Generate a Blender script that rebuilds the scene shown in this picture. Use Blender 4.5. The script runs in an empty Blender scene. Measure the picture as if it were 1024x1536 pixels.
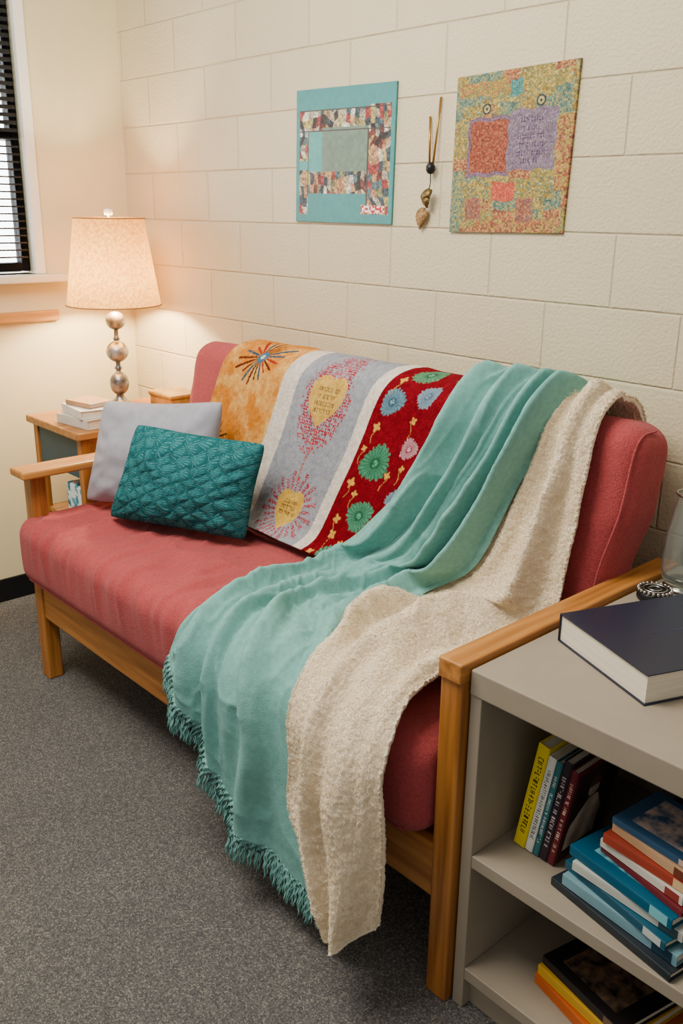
import bpy, bmesh, math, random
import numpy as np
from mathutils import Vector, Matrix, Euler
random.seed(7); rng=np.random.RandomState(5)
SC=bpy.context.scene; COL=bpy.context.collection

# ---------------------------------------------------------------- helpers
def lin(c):
    c=np.asarray(c,float)/255.0
    return np.where(c<=.04045,c/12.92,((c+.055)/1.055)**2.4)
def L4(c): l=lin(c); return (float(l[0]),float(l[1]),float(l[2]),1.0)

def hash2(ix,iy,seed):
    n=(ix.astype(np.int64)*374761393+iy.astype(np.int64)*668265263+seed*974634777)&0x7fffffff
    n=((n^(n>>13))*1274126177)&0x7fffffff
    n=(n^(n>>16))&0xffff
    return n/65535.0
def vnoise(x,y,seed=0):
    x=np.asarray(x,float); y=np.asarray(y,float)
    ix=np.floor(x).astype(np.int64); iy=np.floor(y).astype(np.int64)
    fx=x-ix; fy=y-iy; fx=fx*fx*(3-2*fx); fy=fy*fy*(3-2*fy)
    a=hash2(ix,iy,seed);b=hash2(ix+1,iy,seed);c=hash2(ix,iy+1,seed);d=hash2(ix+1,iy+1,seed)
    return (a*(1-fx)+b*fx)*(1-fy)+(c*(1-fx)+d*fx)*fy
def fbm(x,y,seed=0,o=4):
    s=0;a=.5;t=0
    for i in range(o):
        s=s+a*vnoise(x*2**i,y*2**i,seed+i*17); t+=a; a*=.5
    return s/t
def worley(x,y,seed=0):
    ix=np.floor(x).astype(np.int64); iy=np.floor(y).astype(np.int64); best=np.full(x.shape,9.0)
    for dx in (-1,0,1):
        for dy in (-1,0,1):
            jx_=ix+dx; jy_=iy+dy
            px=jx_+.15+.7*hash2(jx_,jy_,seed); py=jy_+.15+.7*hash2(jx_,jy_,seed+1)
            best=np.minimum(best,(px-x)**2+(py-y)**2)
    return np.sqrt(best)

def mat(name,col,rough=.6,var=.08,vscale=8,bump=.0,bscale=200,metal=0,spec=.3,btype='noise',stretch=(1,1,1),sheen=0,col2=None,attr=False,coat=0,detail=4,bdist=.004):
    m=bpy.data.materials.new(name); m.use_nodes=True
    nt=m.node_tree; N=nt.nodes; bs=N['Principled BSDF']
    tc=N.new('ShaderNodeTexCoord'); mp=N.new('ShaderNodeMapping'); mp.inputs['Scale'].default_value=stretch
    nt.links.new(tc.outputs['Object'],mp.inputs[0])
    no=N.new('ShaderNodeTexNoise'); no.inputs['Scale'].default_value=vscale; no.inputs['Detail'].default_value=detail
    nt.links.new(mp.outputs[0],no.inputs['Vector'])
    mix=N.new('ShaderNodeMix'); mix.data_type='RGBA'
    if attr:
        at=N.new('ShaderNodeAttribute'); at.attribute_name='Col'
        hs=N.new('ShaderNodeMix'); hs.data_type='RGBA'; hs.blend_type='MULTIPLY'; hs.inputs[0].default_value=1
        rp=N.new('ShaderNodeMapRange'); rp.inputs[1].default_value=.3; rp.inputs[2].default_value=.7; rp.inputs[3].default_value=1-var*2; rp.inputs[4].default_value=1+var
        nt.links.new(no.outputs[0],rp.inputs[0])
        nt.links.new(at.outputs['Color'],hs.inputs[6]); nt.links.new(rp.outputs[0],hs.inputs[7])
        nt.links.new(hs.outputs[2],bs.inputs['Base Color'])
    else:
        base=L4(col)
        c2=L4(col2) if col2 is not None else tuple(max(0,x*(1-var*2.5)) for x in base[:3])+(1,)
        mix.inputs[6].default_value=base; mix.inputs[7].default_value=c2
        rp=N.new('ShaderNodeMapRange'); rp.inputs[1].default_value=.35; rp.inputs[2].default_value=.65
        nt.links.new(no.outputs[0],rp.inputs[0]); nt.links.new(rp.outputs[0],mix.inputs[0])
        nt.links.new(mix.outputs[2],bs.inputs['Base Color'])
    bs.inputs['Roughness'].default_value=rough; bs.inputs['Metallic'].default_value=metal
    bs.inputs['Specular IOR Level'].default_value=spec
    if sheen: bs.inputs['Sheen Weight'].default_value=sheen
    if coat: bs.inputs['Coat Weight'].default_value=coat; bs.inputs['Coat Roughness'].default_value=.2
    if bump:
        if btype=='noise':
            b=N.new('ShaderNodeTexNoise'); b.inputs['Scale'].default_value=bscale; b.inputs['Detail'].default_value=3; o=b.outputs[0]
        elif btype=='voronoi':
            b=N.new('ShaderNodeTexVoronoi'); b.inputs['Scale'].default_value=bscale; o=b.outputs['Distance']
        nt.links.new(mp.outputs[0],b.inputs['Vector'])
        bp=N.new('ShaderNodeBump'); bp.inputs['Strength'].default_value=bump; bp.inputs['Distance'].default_value=bdist
        nt.links.new(o,bp.inputs['Height']); nt.links.new(bp.outputs[0],bs.inputs['Normal'])
    return m

def wood(name,c1,c2,axis='x',rough=.4):
    st={'x':(1.2,22,22),'y':(22,1.2,22),'z':(22,22,1.2)}[axis]
    return mat(name,c1,rough=rough,col2=c2,vscale=2.2,stretch=st,bump=.08,bscale=3,spec=.4,detail=6)

def add_mesh(name,verts,faces,m,parent=None,smooth=True,cols=None):
    me=bpy.data.meshes.new(name)
    if isinstance(verts,np.ndarray): verts=verts.tolist()
    me.from_pydata([tuple(map(float,v)) for v in verts],[],faces); me.update()
    if m: me.materials.append(m)
    if smooth: me.polygons.foreach_set('use_smooth',[True]*len(me.polygons))
    if cols is not None:
        a=me.color_attributes.new('Col','FLOAT_COLOR','POINT')
        cc=np.ones((len(verts),4)); cc[:,:3]=np.asarray(cols).reshape(-1,3)
        a.data.foreach_set('color',cc.ravel())
    o=bpy.data.objects.new(name,me); COL.objects.link(o)
    if parent:
        o.parent=parent
        o.matrix_parent_inverse=Matrix.Translation(-Vector(parent.location))
    return o
def tag(o,label=None,category=None,kind=None,group=None):
    if label: o['label']=label
    if category: o['category']=category
    if kind: o['kind']=kind
    if group: o['group']=group
    return o
def root(name,loc,label,category,group=None):
    e=bpy.data.objects.new(name,None); e.location=loc; e.empty_display_size=.05; COL.objects.link(e)
    return tag(e,label,category,group=group)
def box_vf(x0,x1,y0,y1,z0,z1):
    v=[(x0,y0,z0),(x1,y0,z0),(x1,y1,z0),(x0,y1,z0),(x0,y0,z1),(x1,y0,z1),(x1,y1,z1),(x0,y1,z1)]
    f=[(0,3,2,1),(4,5,6,7),(0,1,5,4),(1,2,6,5),(2,3,7,6),(3,0,4,7)]
    return v,f
def boxes(name,lst,m,parent=None,bev=.004,seg=2):
    V=[];F=[]
    for b in lst:
        v,f=box_vf(*b); n=len(V); V+=v; F+=[tuple(i+n for i in q) for q in f]
    o=add_mesh(name,V,F,m,parent,smooth=False)
    if bev:
        md=o.modifiers.new('b','BEVEL'); md.width=bev; md.segments=seg; md.limit_method='ANGLE'
    return o
def grid_faces(nu,nv,off=0,flip=False,wrapu=False):
    F=[]
    U=nu if wrapu else nu-1
    for j in range(nv-1):
        for i in range(U):
            a=off+j*nu+i; b=off+j*nu+(i+1)%nu; c=b+nu; d=a+nu
            F.append((a,d,c,b) if flip else (a,b,c,d))
    return F
def rbox(x0,x1,y0,y1,z0,z1,r,step=.03,nr=5):
    C=np.array([(x0+x1)/2,(y0+y1)/2,(z0+z1)/2]); H=np.array([(x1-x0)/2,(y1-y0)/2,(z1-z0)/2])
    r=min(r,H.min()*.98)
    ax=[]
    for h in H:
        a=[-h+r*t/nr for t in range(nr)]
        n=max(2,int((2*h-2*r)/step)+1)
        mid=list(np.linspace(-h+r,h-r,n))
        ax.append(np.array(a+mid+[-x for x in a[::-1]]))
    bm=bmesh.new(); cache={}
    def vert(p):
        k=(round(p[0],5),round(p[1],5),round(p[2],5))
        if k not in cache:
            p=np.array(p); q=np.clip(p,-(H-r),H-r); d=p-q
            if np.abs(d).max()>1e-9:
                x,y,z=d/r
                d=np.array([x*math.sqrt(max(0,1-y*y/2-z*z/2+y*y*z*z/3)),y*math.sqrt(max(0,1-z*z/2-x*x/2+z*z*x*x/3)),z*math.sqrt(max(0,1-x*x/2-y*y/2+x*x*y*y/3))])*r
            cache[k]=bm.verts.new(q+d+C)
        return cache[k]
    for a in range(3):
        b,c=(a+1)%3,(a+2)%3
        for s in (-1,1):
            for i in range(len(ax[b])-1):
                for j in range(len(ax[c])-1):
                    q=[]
                    for (ii,jj) in ((i,j),(i+1,j),(i+1,j+1),(i,j+1)):
                        p=[0,0,0]; p[a]=s*H[a]; p[b]=ax[b][ii]; p[c]=ax[c][jj]; q.append(vert(p))
                    if s<0: q=q[::-1]
                    bm.faces.new(q)
    bm.normal_update(); bm.verts.index_update()
    V=np.array([v.co[:] for v in bm.verts]); Nn=np.array([v.normal[:] for v in bm.verts]); F=[tuple(v.index for v in f.verts) for f in bm.faces]
    bm.free()
    return V,Nn,F
def lathe(name,prof,cx,cy,m,parent=None,n=40):
    V=[];
    for (r,z) in prof:
        for i in range(n):
            a=2*math.pi*i/n; V.append((cx+r*math.cos(a),cy+r*math.sin(a),z))
    F=grid_faces(n,len(prof),wrapu=True)
    if prof[0][0]>.0005: F.append(tuple(range(n))[::-1])
    if prof[-1][0]>.0005: F.append(tuple(range(n*(len(prof)-1),n*len(prof))))
    return add_mesh(name,V,F,m,parent)
def tube_vf(pts,rad,n=6):
    pts=[np.array(p,float) for p in pts]; V=[];F=[]
    for k,p in enumerate(pts):
        t=pts[min(k+1,len(pts)-1)]-pts[max(k-1,0)]; t/=np.linalg.norm(t)+1e-9
        a=np.array([0,0,1.0]) if abs(t[2])<.9 else np.array([1.0,0,0])
        u=np.cross(t,a);u/=np.linalg.norm(u); w=np.cross(t,u)
        r=rad[k] if hasattr(rad,'__len__') else rad
        for i in range(n):
            g=2*math.pi*i/n; V.append(p+r*(math.cos(g)*u+math.sin(g)*w))
    F=grid_faces(n,len(pts),wrapu=True); F.append(tuple(range(n))[::-1]); F.append(tuple(range(n*(len(pts)-1),n*len(pts))))
    return V,F
def tubes(name,list_,m,parent=None,n=6):
    V=[];F=[]
    for pts,r in list_:
        v,f=tube_vf(pts,r,n); o=len(V); V+=list(v); F+=[tuple(i+o for i in q) for q in f]
    return add_mesh(name,V,F,m,parent)
def catmull(P,n):
    P=np.asarray(P,float); m=len(P); t=np.linspace(0,m-1,n); i=np.clip(np.floor(t).astype(int),0,m-2); f=(t-i)[:,None]
    g=lambda k:P[np.clip(k,0,m-1)]
    p0,p1,p2,p3=g(i-1),g(i),g(i+1),g(i+2)
    p0=np.where((i-1<0)[:,None],2*p1-p2,p0); p3=np.where((i+2>m-1)[:,None],2*p2-p1,p3)
    return .5*((2*p1)+(-p0+p2)*f+(2*p0-5*p1+4*p2-p3)*f**2+(-p0+3*p1-3*p2+p3)*f**3)

# ---------------------------------------------------------------- camera
f=1377.6;pitch,roll,yaw=[math.radians(a) for a in (18.331,.637,42.335)]
fw=np.array([-math.cos(yaw)*math.cos(pitch),math.sin(yaw)*math.cos(pitch),-math.sin(pitch)])
rt=np.array([math.sin(yaw),math.cos(yaw),0.0]); up=np.cross(rt,fw)
c_,s_=math.cos(roll),math.sin(roll); r_=c_*rt+s_*up; u_=-s_*rt+c_*up
cd=bpy.data.cameras.new('camera'); cd.sensor_fit='VERTICAL'; cd.sensor_height=36; cd.sensor_width=24; cd.lens=f*36/1536; cd.clip_start=.05
cam=bpy.data.objects.new('camera',cd); COL.objects.link(cam)
cam.matrix_world=Matrix(((r_[0],u_[0],-fw[0],3.725),(r_[1],u_[1],-fw[1],-2.167),(r_[2],u_[2],-fw[2],1.687),(0,0,0,1)))
SC.camera=cam

# ---------------------------------------------------------------- materials
M_wood=wood('honey_oak_x',(188,126,60),(148,90,36),'x'); M_woody=wood('honey_oak_y',(188,126,60),(148,90,36),'y'); M_woodz=wood('honey_oak_z',(176,114,52),(134,80,30),'z')
M_tablex=wood('table_oak',(180,122,62),(142,90,42),'y')
M_futon=mat('futon_fabric',(174,74,75),rough=.95,var=.08,vscale=150,bump=.75,bscale=300,sheen=.10,spec=.06)
M_case=mat('taupe_laminate',(150,138,120),rough=.5,var=.02,vscale=20,bump=.03,bscale=300)
M_black=mat('black_plastic',(20,20,22),rough=.4,var=.05)
M_white=mat('white_paint',(238,234,224),rough=.45,var=.02)

def block_mat():
    m=bpy.data.materials.new('painted_block'); m.use_nodes=True; nt=m.node_tree; N=nt.nodes; bs=N['Principled BSDF']
    tc=N.new('ShaderNodeTexCoord'); sx=N.new('ShaderNodeSeparateXYZ'); nt.links.new(tc.outputs['Object'],sx.inputs[0])
    cx=N.new('ShaderNodeCombineXYZ')
    ax=N.new('ShaderNodeMath'); ax.operation='SUBTRACT'; ax.inputs[1].default_value=1.161-.4064*10; nt.links.new(sx.outputs['X'],ax.inputs[0])
    az=N.new('ShaderNodeMath'); az.operation='SUBTRACT'; az.inputs[1].default_value=.142-.186*2; nt.links.new(sx.outputs['Z'],az.inputs[0])
    nt.links.new(ax.outputs[0],cx.inputs[0]); nt.links.new(az.outputs[0],cx.inputs[1])
    br=N.new('ShaderNodeTexBrick'); br.inputs['Scale'].default_value=1; br.inputs['Brick Width'].default_value=.4064; br.inputs['Row Height'].default_value=.186
    br.inputs['Mortar Size'].default_value=.0050; br.inputs['Mortar Smooth'].default_value=1.0; br.offset=.5; br.offset_frequency=2; br.squash=1
    br.inputs['Color1'].default_value=L4((210,195,162)); br.inputs['Color2'].default_value=L4((205,189,155)); br.inputs['Mortar'].default_value=L4((198,181,148))
    nt.links.new(cx.outputs[0],br.inputs['Vector'])
    no=N.new('ShaderNodeTexNoise'); no.inputs['Scale'].default_value=5; no.inputs['Detail'].default_value=5; nt.links.new(tc.outputs['Object'],no.inputs[0])
    mx=N.new('ShaderNodeMix'); mx.data_type='RGBA'; mx.blend_type='MULTIPLY'; mx.inputs[0].default_value=.10
    nt.links.new(br.outputs['Color'],mx.inputs[6]); nt.links.new(no.outputs[0],mx.inputs[7]); nt.links.new(mx.outputs[2],bs.inputs['Base Color'])
    n1=N.new('ShaderNodeTexNoise'); n1.inputs['Scale'].default_value=110; n1.inputs['Detail'].default_value=5; nt.links.new(tc.outputs['Object'],n1.inputs[0])
    b1=N.new('ShaderNodeBump'); b1.inputs['Strength'].default_value=.65; b1.inputs['Distance'].default_value=.005; nt.links.new(n1.outputs[0],b1.inputs['Height'])
    b2=N.new('ShaderNodeBump'); b2.inputs['Strength'].default_value=.6; b2.inputs['Distance'].default_value=.006; b2.invert=True
    nt.links.new(br.outputs['Fac'],b2.inputs['Height']); nt.links.new(b1.outputs[0],b2.inputs['Normal']); nt.links.new(b2.outputs[0],bs.inputs['Normal'])
    bs.inputs['Roughness'].default_value=.5; bs.inputs['Specular IOR Level'].default_value=.35
    return m
def carpet_mat():
    m=bpy.data.materials.new('speckled_carpet'); m.use_nodes=True; nt=m.node_tree; N=nt.nodes; bs=N['Principled BSDF']
    tc=N.new('ShaderNodeTexCoord')
    v=N.new('ShaderNodeTexVoronoi'); v.inputs['Scale'].default_value=310; nt.links.new(tc.outputs['Object'],v.inputs[0])
    sp=N.new('ShaderNodeSeparateColor'); nt.links.new(v.outputs['Color'],sp.inputs[0])
    cr=N.new('ShaderNodeValToRGB'); e=cr.color_ramp.elements
    e[0].position=0; e[0].color=L4((72,71,70)); e[1].position=1; e[1].color=L4((140,134,124))
    for p,c in ((.35,(86,84,83)),(.6,(98,95,93)),(.85,(113,108,104))):
        q=e.new(p); q.color=L4(c)
    nt.links.new(sp.outputs[0],cr.inputs[0])
    no=N.new('ShaderNodeTexNoise'); no.inputs['Scale'].default_value=3; no.inputs['Detail'].default_value=6; nt.links.new(tc.outputs['Object'],no.inputs[0])
    mx=N.new('ShaderNodeMix'); mx.data_type='RGBA'; mx.blend_type='MULTIPLY'; mx.inputs[0].default_value=.22
    nt.links.new(cr.outputs[0],mx.inputs[6]); nt.links.new(no.outputs[0],mx.inputs[7]); nt.links.new(mx.outputs[2],bs.inputs['Base Color'])
    bp=N.new('ShaderNodeBump'); bp.inputs['Strength'].default_value=.35; bp.inputs['Distance'].default_value=.003; nt.links.new(v.outputs['Distance'],bp.inputs['Height']); nt.links.new(bp.outputs[0],bs.inputs['Normal'])
    bs.inputs['Roughness'].default_value=.95; bs.inputs['Specular IOR Level'].default_value=.1
    return m
M_plaster=mat('cream_plaster',(216,203,165),rough=.6,var=.015,vscale=6,bump=.06,bscale=150)

# ---------------------------------------------------------------- room
XW=-.08
tag(boxes('floor',[(-.3,5.2,-4.2,.15,-.1,0)],carpet_mat(),bev=0),kind='structure')
tag(boxes('wall_back',[(XW-.15,5.2,0,.15,0,3.0)],block_mat(),bev=0),kind='structure')
WE=-.448
tag(boxes('wall_left',[(XW-.15,XW,WE,0,0,3.0),(XW-.15,XW,-1.7,WE,0,1.41),(XW-.15,XW,-1.7,WE,2.8,3.0),(XW-.15,XW,-4.2,-1.7,0,3.0)],M_plaster,bev=0),kind='structure')
tag(boxes('baseboard_left',[(XW,XW+.012,-4.2,0,0,.105)],M_black,bev=.003),kind='structure')
tag(boxes('baseboard_back',[(XW+.012,5.2,-.012,0,0,.105)],M_black,bev=.003),kind='structure')
M_wfr=mat('window_frame_black',(10,11,13),rough=.6,var=.05,spec=.1)
win=tag(boxes('window_1',[(XW-.10,XW-.04,WE-.038,WE-.004,1.42,2.8),(XW-.10,XW-.04,-1.7,-1.65,1.42,2.8),(XW-.10,XW-.04,-1.65,WE-.038,1.42,1.455),(XW-.10,XW-.04,-1.65,WE-.038,2.74,2.8),(XW-.10,XW-.04,-1.65,WE-.038,1.93,1.97)],M_wfr,bev=.004),kind='structure')
sl=[]
for k in range(44):
    z=1.475+k*.0285
    sl.append((XW-.036,XW-.012,-1.64,WE-.02,z,z+.006 if z<1.95 else z+.014))
bl=boxes('blind',sl,mat('blind_slat',(24,25,28),rough=.45),win,bev=0)
gl=bpy.data.materials.new('window_glass'); gl.use_nodes=True; g=gl.node_tree.nodes['Principled BSDF']; g.inputs['Transmission Weight'].default_value=1; g.inputs['Roughness'].default_value=0; g.inputs['IOR'].default_value=1.02
boxes('pane',[(XW-.075,XW-.07,-1.65,WE-.038,1.455,2.74)],gl,win,bev=0)
tag(boxes('trim_1',[(XW-.02,XW+.012,WE-.004,WE+.040,1.41,2.85)],M_white,bev=.004),kind='structure')
tag(boxes('trim_2',[(XW-.1,XW+.07,-1.8,-.335,1.378,1.41)],mat('sill_stone',(226,216,196),rough=.35,var=.03),bev=.006),kind='structure')
tag(boxes('trim_3',[(XW,XW+.025,-1.8,-.37,1.215,1.260)],wood('trim_wood',(196,150,86),(170,120,62),'y'),bev=.006),kind='structure')

# ---------------------------------------------------------------- futon
fut=root('futon_sofa',(1.66,-.5,0),'honey oak futon sofa with dusty red mattress against the block wall','sofa')
V,Nn,F=rbox(.665,2.632,-.952,-.26,.388,.640,.066,step=.010,nr=6)
x,y,z=V.T
w1=fbm(x*20+2.5*fbm(x*3,y*3,3),y*4+z*2.2,11)-.5
w2=fbm(x*7,y*7,21)-.5
topm=np.clip((z-.43)/.17,0,1)
amp=.022*np.clip((x-.66)/.2,0,1)*np.clip((2.1-x)/.5,.25,1)*np.clip((-.40-y)/.3,.3,1)
ridge=(1-np.abs(2*vnoise(x*13+2.5*fbm(x*2.5,y*4,5),y*2.6,71)-1))**3
ridge2=(1-np.abs(2*vnoise(x*27+3*fbm(x*4,y*5,6),y*5+3,72)-1))**3
diag=(1-np.abs(2*vnoise((x+y*.8)*11+1.6*fbm(x*3,y*3,7),(y-x*.5)*3.2,73)-1))**4
V=V+Nn*((w1*amp*1.1+ridge*amp*.5+ridge2*amp*.35+diag*amp*.55+w2*.010)*topm)[:,None]
V[:,1]-=np.where(y<-.9,.006*np.sin((z-.388)/.254*math.pi),0)
seat=add_mesh('seat_cushion',V,F,M_futon,fut)
tubes('piping',[([(.73+i*.02, -.942,.414) for i in range(94)],.003)],M_futon,seat)
V,Nn,F=rbox(.83,2.650,-.10,.10,-.32,.32,.074,step=.018,nr=8)
x,y,z=V.T
w=fbm(x*5,z*5,31)-.5; w1=fbm(x*3+z*14,z*4,41)-.5
V=V+Nn*(w*.012+w1*.010)[:,None]
V[:,0]+=.026*np.clip((z+.03)/.14,0,1)*np.clip((x-2.3)/.3,0,1)
lean=math.atan2(.10,.51); cy,cz=-.252,.897
yy=V[:,1]*math.cos(lean)+V[:,2]*math.sin(lean); zz=-V[:,1]*math.sin(lean)+V[:,2]*math.cos(lean)
V[:,1]=yy+cy; V[:,2]=zz+cz
backc=add_mesh('back_cushion',V,F,M_futon,fut)
def bk(px,py,pz): return (px, py*math.cos(lean)+pz*math.sin(lean)+cy, -py*math.sin(lean)+pz*math.cos(lean)+cz)
lp=[bk(2.632+.026*min(1,max(0,(b+.03)/.14)),a,b) for (a,b) in [(-.084,-.22),(-.084,-.05),(-.084,.1),(-.081,.238),(-.058,.287),(0,.303)]]
tubes('piping',[(catmull(lp,50),.0028)],M_futon,backc)
boxes('front_rail',[(.70,2.645,-.900,-.868,.248,.385)],M_wood,fut,bev=.006)
boxes('back_rail',[(.70,2.645,-.12,-.09,.26,.40)],M_wood,fut,bev=.006)
for i in range(10): boxes('slat',[(.75+i*.2,.83+i*.2,-.868,-.12,.355,.375)],M_woody,fut,bev=.003)
for (x0,x1) in ((.675,.735),(2.643,2.70)):
    for (y0,y1) in ((-.907,-.850),(-.135,-.08)):
        boxes('leg',[(x0,x1,y0,y1,0,.80)],M_woodz,fut,bev=.005)
    boxes('side_rail',[(x0+.012,x1-.012,-.850,-.135,.27,.36)],M_woody,fut,bev=.005)
boxes('armrest',[(.680,.790,-.955,-.08,.793,.821)],M_woody,fut,bev=.008,seg=3)
boxes('armrest',[(2.64,2.702,-.914,-.08,.798,.844)],M_woody,fut,bev=.005,seg=3)

# ---------------------------------------------------------------- drape path
PC=[(-.068,.90),(-.065,1.10),(-.085,1.190),(-.155,1.236),(-.235,1.236),(-.298,1.185),(-.332,1.06),(-.364,.92),(-.392,.80),(-.43,.712),(-.51,.672),(-.60,.665),(-.80,.662),(-.905,.654),(-.968,.605),(-.988,.52),(-.992,.35),(-.992,-.1)]
PP=catmull(PC,1200); seg=np.r_[0,np.cumsum(np.linalg.norm(np.diff(PP,axis=0),axis=1))]
T=np.gradient(PP,axis=0); T/=np.linalg.norm(T,axis=1)[:,None]; NN=np.stack([T[:,1],-T[:,0]],1)
if NN[600,1]<0: NN=-NN
itop=int(np.argmax(PP[:,1])); ijun=int(np.argmin(np.abs(PP[:,0]+.43))) ; iedge=int(np.argmin(np.abs(PP[:,0]+.93)))
def sB(zv): i=itop+int(np.argmin(np.abs(PP[itop:ijun,1]-zv))); return seg[i]
def sS(yv): i=ijun+int(np.argmin(np.abs(PP[ijun:iedge+30,0]-yv))); return seg[i]
def sF(zv): i=iedge+int(np.argmin(np.abs(PP[iedge:,1]-zv))); return seg[i]
def sH(zv): i=int(np.argmin(np.abs(PP[:itop,1]-zv))); return seg[i]
ST=seg[itop]
def onpath(s):
    y=np.interp(s,seg,PP[:,0]); z=np.interp(s,seg,PP[:,1]); ny=np.interp(s,seg,NN[:,0]); nz=np.interp(s,seg,NN[:,1])
    l=np.sqrt(ny**2+nz**2); return y,z,ny/l,nz/l
def drape(guides,nu,nv,offf):
    G=np.stack([catmull(g,nv) for g in guides],0)
    out=np.zeros((nv,nu,2))
    for j in range(nv): out[j]=catmull(G[:,j,:],nu)
    X=out[:,:,0]; S=out[:,:,1]
    U,Vv=np.meshgrid(np.linspace(0,1,nu),np.linspace(0,1,nv))
    off,dx=offf(U,Vv,X,S)
    y,z,ny,nz=onpath(S)
    P=np.stack([X+dx,y+ny*off,z+nz*off],-1)
    return P,U,Vv,X,S
def backlimit(off,S,lo=.010):
    k=np.clip((S-(ST-.16))/.16,0,1); k2=np.clip((S-ST)/.15,0,1)
    lim=lo+.016*k+.2*k2
    return np.minimum(off,lim)
def foldfn(U,Vv,k,seed,A,sharp=1.3,wander=1.6):
    ph=(fbm(U*1.5,Vv*3,seed,2)-.5)*wander
    a=1-np.abs(np.sin(math.pi*(U*k+ph+.1)))
    a=a*a*(3-2*a)
    b=.5+.5*np.sin(2*math.pi*(U*k*1.7+ph*1.7+.4))
    n=fbm(U*4,Vv*6,seed+5,3)
    am=.45+1.1*fbm(U*2.2,Vv*4,seed+9,2)
    return A*(a**sharp*am+.35*b*am+.35*(n-.4))
def softfold(U,Vv,k,seed,A,wander=1.2):
    ph=(fbm(U*1.3,Vv*2.6,seed,2)-.5)*wander
    a=.5+.5*np.sin(2*math.pi*(U*k+ph)); a=a**1.2
    n=fbm(U*3,Vv*6,seed+5,2)
    am=.5+1.0*fbm(U*2.2,Vv*5,seed+9,2)
    return A*(a*am+.7*(n-.35))
# ---- teal throw
tl=[(2.165,sH(1.12)),(2.16,ST),(2.06,sB(1.0)),(1.90,sB(.79)),(1.785,sS(-.47)),(1.81,sS(-.67)),(1.815,sS(-.86)),(1.79,sF(.60)),(1.775,sF(.535))]
t1=[(2.28,sH(1.12)),(2.275,ST),(2.17,sB(1.0)),(2.04,sB(.80)),(1.91,sS(-.47)),(1.92,sS(-.68)),(1.935,sS(-.87)),(1.95,sF(.56)),(1.955,sF(.39))]
t2=[(2.40,sH(1.12)),(2.39,ST),(2.29,sB(1.02)),(2.18,sB(.80)),(2.05,sS(-.47)),(2.04,sS(-.70)),(2.08,sS(-.88)),(2.13,sF(.50)),(2.15,sF(.205))]
tr=[(2.50,sH(1.12)),(2.49,ST),(2.40,sB(1.03)),(2.32,sB(.81)),(2.19,sS(-.46)),(2.19,sS(-.72)),(2.29,sS(-.885)),(2.36,sF(.50)),(2.47,sF(.135))]
def rg_(a,b,seed,p=3): return (1-np.abs(2*vnoise(a,b,seed)-1))**p
def teal_off(U,Vv,X,S):
    edge=np.clip(np.minimum(U,1-U)/.08,0,1)
    hang=np.clip((S-sF(.62))/.12,0,1)
    bk_=np.clip((sS(-.50)-S)/.2,0,1)
    fold=foldfn(U,Vv,4.2,50,.050)*(.64+.55*bk_*np.clip(U*1.4,.5,1))+softfold(U,Vv,2.2,58,.018)
    fold=fold*(.25+.75*edge)*(1-.05*hang)*(1-.60*hang*np.clip((U-.68)/.2,0,1))
    seatm=np.clip(1-np.abs(S-sS(-.68))/.30,0,1)
    cr=fbm(X*7+S*8,S*11-X*6,77,3)-.42
    wrk=.009*rg_(U*9+1.8*fbm(U*3,Vv*4,81,2),Vv*10,82)+.006*rg_(U*17+2*fbm(U*4,Vv*6,83,2),Vv*18,84,2)
    wsd=seatm*(.012*rg_(X*15+S*11,S*7-X*10,79)+.008*rg_(X*24-S*16,S*14+X*12,80))
    off=.010+np.maximum(fold,0)+seatm*cr*.030+(wrk+wsd)*edge+.0015*(fbm(X*40,S*40,78,2)-.5)
    return backlimit(np.maximum(off,.006),S,.006),.010*np.sin(2*math.pi*(U*2.2+.3)+Vv*9)*np.clip(Vv*4-.6,0,1)
P,U,Vv,X,S=drape([tl,t1,t2,tr],240,620,teal_off)
M_teal=mat('mint_plush',(120,174,166),rough=1,var=.06,vscale=70,bump=.5,bscale=380,sheen=.06,spec=.03)
teal=add_mesh('throw_blanket',P.reshape(-1,3),grid_faces(240,620,flip=True),M_teal)
md=teal.modifiers.new('s','SOLIDIFY'); md.thickness=.005; md.offset=1
tag(teal,'mint teal fringed throw draped over the futon back, seat and front','blanket')
hem=P[-1]; strands=[]
NS=340
sm_h=np.array([hem[max(0,i-6):i+7].mean(0) for i in range(len(hem))]); tang=np.gradient(sm_h,axis=0)
for k in range(NS):
    tpos=(k+.5)/NS*(len(hem)-1); i=int(tpos); p=hem[i]+(hem[min(i+1,len(hem)-1)]-hem[i])*(tpos-i)
    tg=tang[i]/np.linalg.norm(tang[i]); out=np.array([tg[2],0,-tg[0]]);
    if out[2]>0: out=-out
    cl_=math.sin(k//4*12.9898)*43758.5453; cl_-=math.floor(cl_)
    Ln=.072+.022*random.random(); d0=out*.9+np.array([-.20,-.22,-.15]); d0/=np.linalg.norm(d0)
    jit=np.array([(cl_-.5)*.5+random.gauss(0,.10),random.gauss(0,.10),0]); pts=[]
    q=p.copy()+np.array([0,-.003,.004]); d=d0+jit*.5
    for s in range(9):
        pts.append(q.copy()+np.array([.0018*math.sin(s*2+k),.0018*math.cos(s*2+k),0])); d=d*.82+np.array([0,0,-1])*.18+jit*.06; d/=np.linalg.norm(d); q=q+d*Ln/8
        q[1]=min(q[1],-.98)
    strands.append((pts,[.0026,.0027,.0026,.0025,.0024,.0022,.002,.0018,.0010]))
fr=tubes('fringe',strands,mat('teal_yarn',(130,182,175),rough=.95,var=.12,vscale=60,spec=.05),teal,n=5)
fr['kind']='stuff'

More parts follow.
